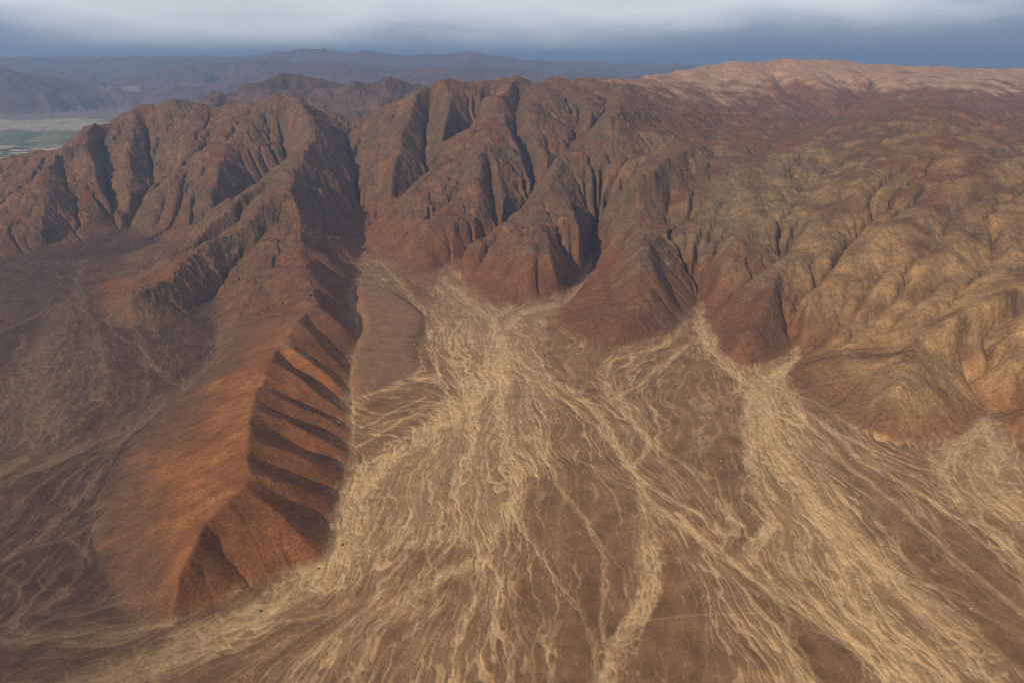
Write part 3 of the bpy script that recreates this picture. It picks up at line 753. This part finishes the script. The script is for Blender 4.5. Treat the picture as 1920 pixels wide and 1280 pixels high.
def ground_material(name, bump, scale, grain=.45):
    m = bpy.data.materials.new(name); m.use_nodes = True; nt = m.node_tree; N = nt.nodes; L = nt.links
    b = N["Principled BSDF"]; b.inputs["Roughness"].default_value = .92; b.inputs["Specular IOR Level"].default_value = .15
    at_ = N.new("ShaderNodeAttribute"); at_.attribute_name = "ground_colour"
    g = N.new("ShaderNodeNewGeometry")
    no = N.new("ShaderNodeTexNoise"); no.inputs["Scale"].default_value = 1 / scale; no.inputs["Detail"].default_value = 6; no.inputs["Roughness"].default_value = .65
    L.new(g.outputs["Position"], no.inputs["Vector"])
    no2 = N.new("ShaderNodeTexNoise"); no2.inputs["Scale"].default_value = 1 / (scale * 7); no2.inputs["Detail"].default_value = 5; no2.inputs["Roughness"].default_value = .6
    L.new(g.outputs["Position"], no2.inputs["Vector"])
    r = N.new("ShaderNodeMapRange"); r.inputs["From Min"].default_value = .25; r.inputs["From Max"].default_value = .75; r.inputs["To Min"].default_value = 1 - grain; r.inputs["To Max"].default_value = 1 + grain
    L.new(no.outputs["Fac"], r.inputs["Value"])
    r2 = N.new("ShaderNodeMapRange"); r2.inputs["From Min"].default_value = .25; r2.inputs["From Max"].default_value = .75; r2.inputs["To Min"].default_value = .8; r2.inputs["To Max"].default_value = 1.2
    L.new(no2.outputs["Fac"], r2.inputs["Value"])
    mu = N.new("ShaderNodeMath"); mu.operation = 'MULTIPLY'; L.new(r.outputs[0], mu.inputs[0]); L.new(r2.outputs[0], mu.inputs[1])
    vm = N.new("ShaderNodeVectorMath"); vm.operation = 'SCALE'; L.new(at_.outputs["Color"], vm.inputs[0]); L.new(mu.outputs[0], vm.inputs["Scale"])
    L.new(vm.outputs[0], b.inputs["Base Color"])
    bm = N.new("ShaderNodeBump"); bm.inputs["Strength"].default_value = 1.0; bm.inputs["Distance"].default_value = bump
    L.new(no.outputs["Fac"], bm.inputs["Height"]); L.new(bm.outputs[0], b.inputs["Normal"])
    return m
m_plain = ground_material("gravel_and_sand", .8, 5.0, .26)
m_rock = ground_material("weathered_rock", 7.0, 12.0, .38)
m_scree = ground_material("orange_scree", 1.5, 5.0)

q = quads(NR, NT)
hq = hill[q].mean(1); xq = X[q].mean(1); yq = Y[q].mean(1)
lab = np.where(hq < .5, 0, np.where((xq > -1150) & (xq < -200) & (yq < 2700), 1, np.where((yq > 5700) & (xq > 500), 3, 2)))
for k, (nm, mt) in enumerate((("desert_plain", m_plain), ("front_ridge", m_scree), ("mountains", m_rock), ("plateau", m_rock))):
    structure(make_mesh(nm, co, q[lab == k], {"ground_colour": alb}, mt))
print("near ground", round(time.time() - T0, 1))

# ---------------------------------------------------------------- country beyond: valley floor and far ranges
GX = Grid(-26000, 20000, 6600, 42000, 115.0)
FAR = [
 [(255,210,8300),(290,195,8500),(340,178,8500),(400,172,8600),(450,175,8600),(480,165,8600),(520,157,8700),(560,155,8700),(620,148,8700),(660,158,8700),(720,170,8600),(755,173,8600)],
 [(620,148,8700),(640,190,8000),(650,235,7500)],[(520,157,8700),(500,190,8000)],[(700,165,8650),(720,200,8000)],
 [(740,175,10500),(780,162,10500),(810,152,10500),(850,160,10500)],
 [(-200,140,17500),(-60,128,17500),(0,138,17500),(40,150,17400),(100,172,17200),(150,188,17000),(190,197,16600)],
 [(0,138,17500),(20,170,16700)],[(100,172,17200),(90,190,16300)],
 [(120,170,21000),(280,160,21500),(330,145,22000),(400,130,22500),(480,122,23000),(600,127,22500),(700,132,22000),(800,136,22000),(900,128,22000),(960,136,22000),(1040,150,21000)],
 [(400,130,22500),(380,160,19500),(330,180,17500)],[(600,127,22500),(620,150,18500)],[(480,122,23000),(500,150,19500)],[(800,136,22000),(830,150,19000)],
 [(-300,112,32000),(-100,116,32000),(100,120,31000),(300,122,30000),(400,121,30000),(480,116,31000),(520,110,31000),(560,98,31000),(590,97,31000),(605,92,31000),(622,97,31000),(640,99,31000),(668,108,31000),(690,98,31000),(710,107,31000),(740,112,31000),(820,114,31000),(850,110,31000),(882,101,31000),(915,110,31000),(950,113,31000),
  (1000,122,31000),(1060,132,31000),(1110,144,31000),(1300,145,31000),(1700,135,32000)],
]
FLOOR = [[(0,300,0),(110,262,0),(200,232,0),(280,212,0)],[(-300,320,0),(0,225,0),(100,222,0),(250,208,0),(300,195,0)],[(-300,230,0),(0,205,0),(150,203,0)]]
val = np.zeros(GX.X.shape); fix = np.zeros(GX.X.shape, bool)
def drawx(P):
    i, j, ok = GX.ij(dense(P, 50)); val[j, i] = dense(P, 50)[ok, 2]; fix[j, i] = True
for l in FAR:
    P = smooth_line(pts(l), 1); P[:, 2] += 25 + .0010 * P[:, 1]; drawx(P)
fl = inside(np.array([(-26000, 6600), (-4300, 6600), (-4200, 8000), (-4500, 9600), (-5500, 12400), (-6100, 14500), (-7600, 17500), (-8300, 17600), (-9500, 15600), (-13000, 15000), (-26000, 14500)]), GX.X, GX.Y)
val[fl] = 0; fix |= fl
for (xa, ya, xb, yb, zz) in ((-4300, 6600, 20000, 6600, 0), (20000, 6600, 20000, 42000, 100), (-26000, 42000, 20000, 42000, 400), (-1200, 7300, 3000, 7300, 20), (-4800, 12000, -2000, 13500, 60), (-12000, 26000, 12000, 26500, 250), (-7800, 18500, -7000, 21000, 60)):
    P = np.array([[xa, ya, zz], [xb, yb, zz]], float); drawx(P)
zx = laplace(val, fix)
zx = zx + np.where(fl, 0, np.minimum(1, zx / 250) * 120 * fbm(GX.X, GX.Y, 1900, 6, 401))
zx = fill(zx, fl)
zx, _ = erode(zx, fl, GX.d, 7, .03, .02)
ts = np.radians(np.linspace(-44, 44, 900)); rs = 7000 * (42000 / 7000.) ** np.linspace(0, 1, 420)
RX, TX_ = np.meshgrid(rs, ts, indexing='ij'); XX = (RX * np.sin(TX_)).ravel(); YY = (RX * np.cos(TX_)).ravel()
ZX = sample(zx, GX, XX, YY, True)
flx = sample(blur(fl.astype(np.float32), 2), GX, XX, YY)
ZX = ZX + (1 - flx) * np.minimum(1, ZX / 150) * ((55 + 45 * S(11500, 9500, YY)) * (fbm(XX, YY, 1100, 6, 411, .55, True) - 1.15 * S(11500, 9500, YY)) + 12 * fbm(XX, YY, 240, 3, 412, .5, True))
f1 = fbm(XX, YY, 900, 5, 421); f2 = fbm(XX, YY, 160, 4, 425)
fc = mix(np.broadcast_to(C(.125, .068, .050), (len(XX), 3)), C(.085, .058, .050), .5 + .8 * f1)
fc = mix(fc, np.broadcast_to(C(.40, .33, .26), (len(XX), 3)), S(17500, 19500, YY) * S(.1, .6, f1 + .5 * f2) * S(500, 250, ZX))
floor_c = mix(np.broadcast_to(C(.42, .36, .25), (len(XX), 3)), C(.27, .24, .19), .5 + .7 * f2 + .4 * f1)
floor_c = mix(floor_c, np.broadcast_to(C(.19, .145, .125), (len(XX), 3)), S(13800, 14600, YY + 900 * f1 + .1 * (XX + 6000)))
crop = S(12600, 12000, YY + 500 * f1) * S(9700, 10300, YY + 300 * f1) * S(-3600, -4400, XX)
pc = np.floor((XX + .35 * YY) / 230).astype(int) * 57 + np.floor((YY - .3 * XX) / 330).astype(int) * 131
tone = ((pc * 2654435761) % 997) / 997.0
floor_c = mix(floor_c, mix(np.broadcast_to(C(.075, .115, .045), (len(XX), 3)), C(.20, .20, .10), tone * 1.1 - .15), crop * .95)
orch = S(.1, .3, f2 + .6 * f1) * S(10200, 9600, YY)
floor_c = mix(floor_c, np.broadcast_to(C(.035, .06, .028), (len(XX), 3)), orch)
fc = mix(fc, floor_c, flx)
co2 = np.stack([XX, YY, ZX], -1); qx = quads(420, 900); fq = flx[qx].mean(1); yq2 = YY[qx].mean(1)
m_far = ground_material("far_rock", 25.0, 90.0)
for nm, k in (("valley_floor", fq >= .5), ("far_hills", (fq < .5) & (yq2 < 13000)), ("far_mountains", (fq < .5) & (yq2 >= 13000))):
    structure(make_mesh(nm, co2, qx[k], {"ground_colour": fc}, m_far))
print("far ground", round(time.time() - T0, 1))

# flat desert round about, below and behind the viewpoint and out to the horizon
tg = np.linspace(0, 2 * math.pi, 97); rg = np.array([0.1, 900, 3000, 9000, 20000, 45000, 90000.])
RG, TG = np.meshgrid(rg, tg, indexing='ij'); gxx = (RG * np.sin(TG)).ravel(); gyy = (RG * np.cos(TG)).ravel()
gz = np.full(len(gxx), -12.0)
structure(make_mesh("ground", np.stack([gxx, gyy, gz], -1), quads(len(rg), len(tg)), {"ground_colour": np.tile(C(.22, .155, .105), (len(gxx), 1))}, m_plain))

# ---------------------------------------------------------------- loose blocks in the washes and a few shrubs
def heights(x, y):
    """ground level at scattered points, from the finished sheet"""
    r = np.hypot(x, y); t = np.arctan2(x, y)
    i = np.log(r / 960) / math.log(9300 / 960.0) * (NR - 1); j = (t - th[0]) / (th[1] - th[0])
    i0 = np.clip(i.astype(int), 0, NR - 2); j0 = np.clip(j.astype(int), 0, NT - 2); u = i - i0; v = j - j0
    return (Z2[i0, j0] * (1 - u) + Z2[i0 + 1, j0] * u) * (1 - v) + (Z2[i0, j0 + 1] * (1 - u) + Z2[i0 + 1, j0 + 1] * u) * v
ico = np.array([(0, 0, 1), (.89, 0, .45), (.28, .85, .45), (-.72, .53, .45), (-.72, -.53, .45), (.28, -.85, .45), (.72, .53, -.45), (-.28, .85, -.45), (-.89, 0, -.45), (-.28, -.85, -.45), (.72, -.53, -.45), (0, 0, -1)])
icf = np.array([(0,1,2),(0,2,3),(0,3,4),(0,4,5),(0,5,1),(1,6,2),(2,7,3),(3,8,4),(4,9,5),(5,10,1),(6,7,2),(7,8,3),(8,9,4),(9,10,5),(10,6,1),(11,7,6),(11,8,7),(11,9,8),(11,10,9),(11,6,10)])
rb = np.random.default_rng(21)
bx_, by_ = [], []
for u_, v_, n_, sp in ((930,600,260,70),(1090,520,200,50),(700,480,180,60),(1290,610,160,50),(1430,725,220,70),(850,560,160,60),(1850,800,160,60),(950,720,160,110),(1500,860,160,110)):
    p = plain(u_, v_); bx_.append(p[0] + rb.normal(0, sp, n_)); by_.append(p[1] + rb.normal(0, sp * 1.6, n_))
bx_.append(rb.uniform(-400, 1300, 500)); by_.append(rb.uniform(1200, 2700, 500))
bx_ = np.concatenate(bx_); by_ = np.concatenate(by_); ok = sample(hill.reshape(NR, NT) if False else basen.astype(np.float32), GN, bx_, by_) > .9
bx_, by_ = bx_[ok], by_[ok]; bs = .7 + 2.0 * rb.pareto(3.0, len(bx_)).clip(0, 1.6); bz = heights(bx_, by_)
jit = rb.uniform(.65, 1.25, (len(bx_), 12, 1)) * rb.uniform(.6, 1.2, (len(bx_), 1, 3))
V = (ico[None] * jit * bs[:, None, None] + np.stack([bx_, by_, bz + .25 * bs], -1)[:, None]).reshape(-1, 3)
Fc = (icf[None] + 12 * np.arange(len(bx_))[:, None, None]).reshape(-1, 3)
me = bpy.data.meshes.new("boulders"); me.from_pydata(V.tolist(), [], Fc.tolist()); me.update()
def stone(name, c):
    m = bpy.data.materials.new(name); m.use_nodes = True; b = m.node_tree.nodes["Principled BSDF"]; b.inputs["Roughness"].default_value = .9
    n = m.node_tree.nodes.new("ShaderNodeTexNoise"); n.inputs["Scale"].default_value = .35; r = m.node_tree.nodes.new("ShaderNodeValToRGB"); g = m.node_tree.nodes.new("ShaderNodeNewGeometry")
    r.color_ramp.elements[0].position = .35; r.color_ramp.elements[1].position = .65
    r.color_ramp.elements[0].color = tuple(.6 * q for q in c) + (1,); r.color_ramp.elements[1].color = tuple(1.35 * q for q in c) + (1,)
    m.node_tree.links.new(g.outputs["Position"], n.inputs["Vector"]); m.node_tree.links.new(n.outputs["Fac"], r.inputs[0]); m.node_tree.links.new(r.outputs[0], b.inputs["Base Color"]); return m
me.materials.append(stone("boulder_rock", (.30, .22, .15)))
bo = bpy.data.objects.new("boulders", me); col.objects.link(bo); bo["kind"] = "stuff"

m_leaf = stone("shrub_leaves", (.055, .07, .03)); m_wood = stone("shrub_wood", (.12, .085, .055))
def shrub(u, v, size, label):
    px, py, _ = plain(u, v); pz = float(heights(np.array([px]), np.array([py]))[0])
    root = bpy.data.objects.new("desert_shrub", None); col.objects.link(root); root.location = (px, py, pz)
    root["label"] = label; root["category"] = "shrub"; root["group"] = "shrubs in the wash round the front ridge"
    r = np.random.default_rng(int(u)); vs, fs, ws, wf = [], [], [], []
    for k in range(9):                                   # stems
        a = r.uniform(0, 6.28); e_ = np.array([math.cos(a) * .55, math.sin(a) * .55, .75]) * size * r.uniform(.5, .9); w_ = .05 * size; n0 = len(ws)
        ws += [(-w_, 0, -.1), (w_, 0, -.1), (0, w_, -.1), tuple(e_)]; wf += [(n0, n0 + 1, n0 + 3), (n0 + 1, n0 + 2, n0 + 3), (n0 + 2, n0, n0 + 3)]
    for k in range(420):                                 # leaf sprays through the crown
        d = r.normal(0, 1, 3); d /= np.linalg.norm(d); d[2] = abs(d[2]); c = d * size * r.uniform(.35, 1.0) * (1 + .3 * math.sin(3 * math.atan2(d[1], d[0]) + u)); c[2] = .15 * size + .75 * c[2]
        a, b = r.normal(0, .16 * size, 3), r.normal(0, .16 * size, 3); n0 = len(vs)
        vs += [tuple(c), tuple(c + a), tuple(c + b)]; fs.append((n0, n0 + 1, n0 + 2))
    for nm, vv, ff, mm in (("foliage", vs, fs, m_leaf), ("stem", ws, wf, m_wood)):
        me = bpy.data.meshes.new(nm); me.from_pydata(vv, [], ff); me.update(); me.materials.append(mm)
        o = bpy.data.objects.new(nm, me); col.objects.link(o); o.parent = root
shrub(598, 1063, 2.9, "dark green shrub at the right-hand foot of the orange ridge's blunt tip")
shrub(489, 1144, 2.8, "dark green shrub alone in the pale wash below the ridge's small shaded spur")
shrub(643, 1020, 2.6, "small shrub in the wash beside the shaded base of the orange ridge")

# ---------------------------------------------------------------- haze
def box(name, x0, x1, y0, y1, z0, z1):
    v = [(x, y, zz) for zz in (z0, z1) for y in (y0, y1) for x in (x0, x1)]
    f = [(0, 2, 3, 1), (4, 5, 7, 6), (0, 1, 5, 4), (2, 6, 7, 3), (0, 4, 6, 2), (1, 3, 7, 5)]
    me = bpy.data.meshes.new(name); me.from_pydata(v, [], f); me.update()
    o = bpy.data.objects.new(name, me); col.objects.link(o); return o
hz = box("haze", -95000, 95000, -95000, 95000, -14, 1500); hz["kind"] = "stuff"
mh = bpy.data.materials.new("thin_haze"); mh.use_nodes = True; nt = mh.node_tree; nt.nodes.clear()
o_ = nt.nodes.new("ShaderNodeOutputMaterial"); pv = nt.nodes.new("ShaderNodeVolumePrincipled")
pv.inputs["Color"].default_value = (.36, .58, 1.0, 1); pv.inputs["Density"].default_value = 3.9e-5; pv.inputs["Anisotropy"].default_value = 0.2
nt.links.new(pv.outputs[0], o_.inputs["Volume"]); hz.data.materials.append(mh)
print("done", round(time.time() - T0, 1))
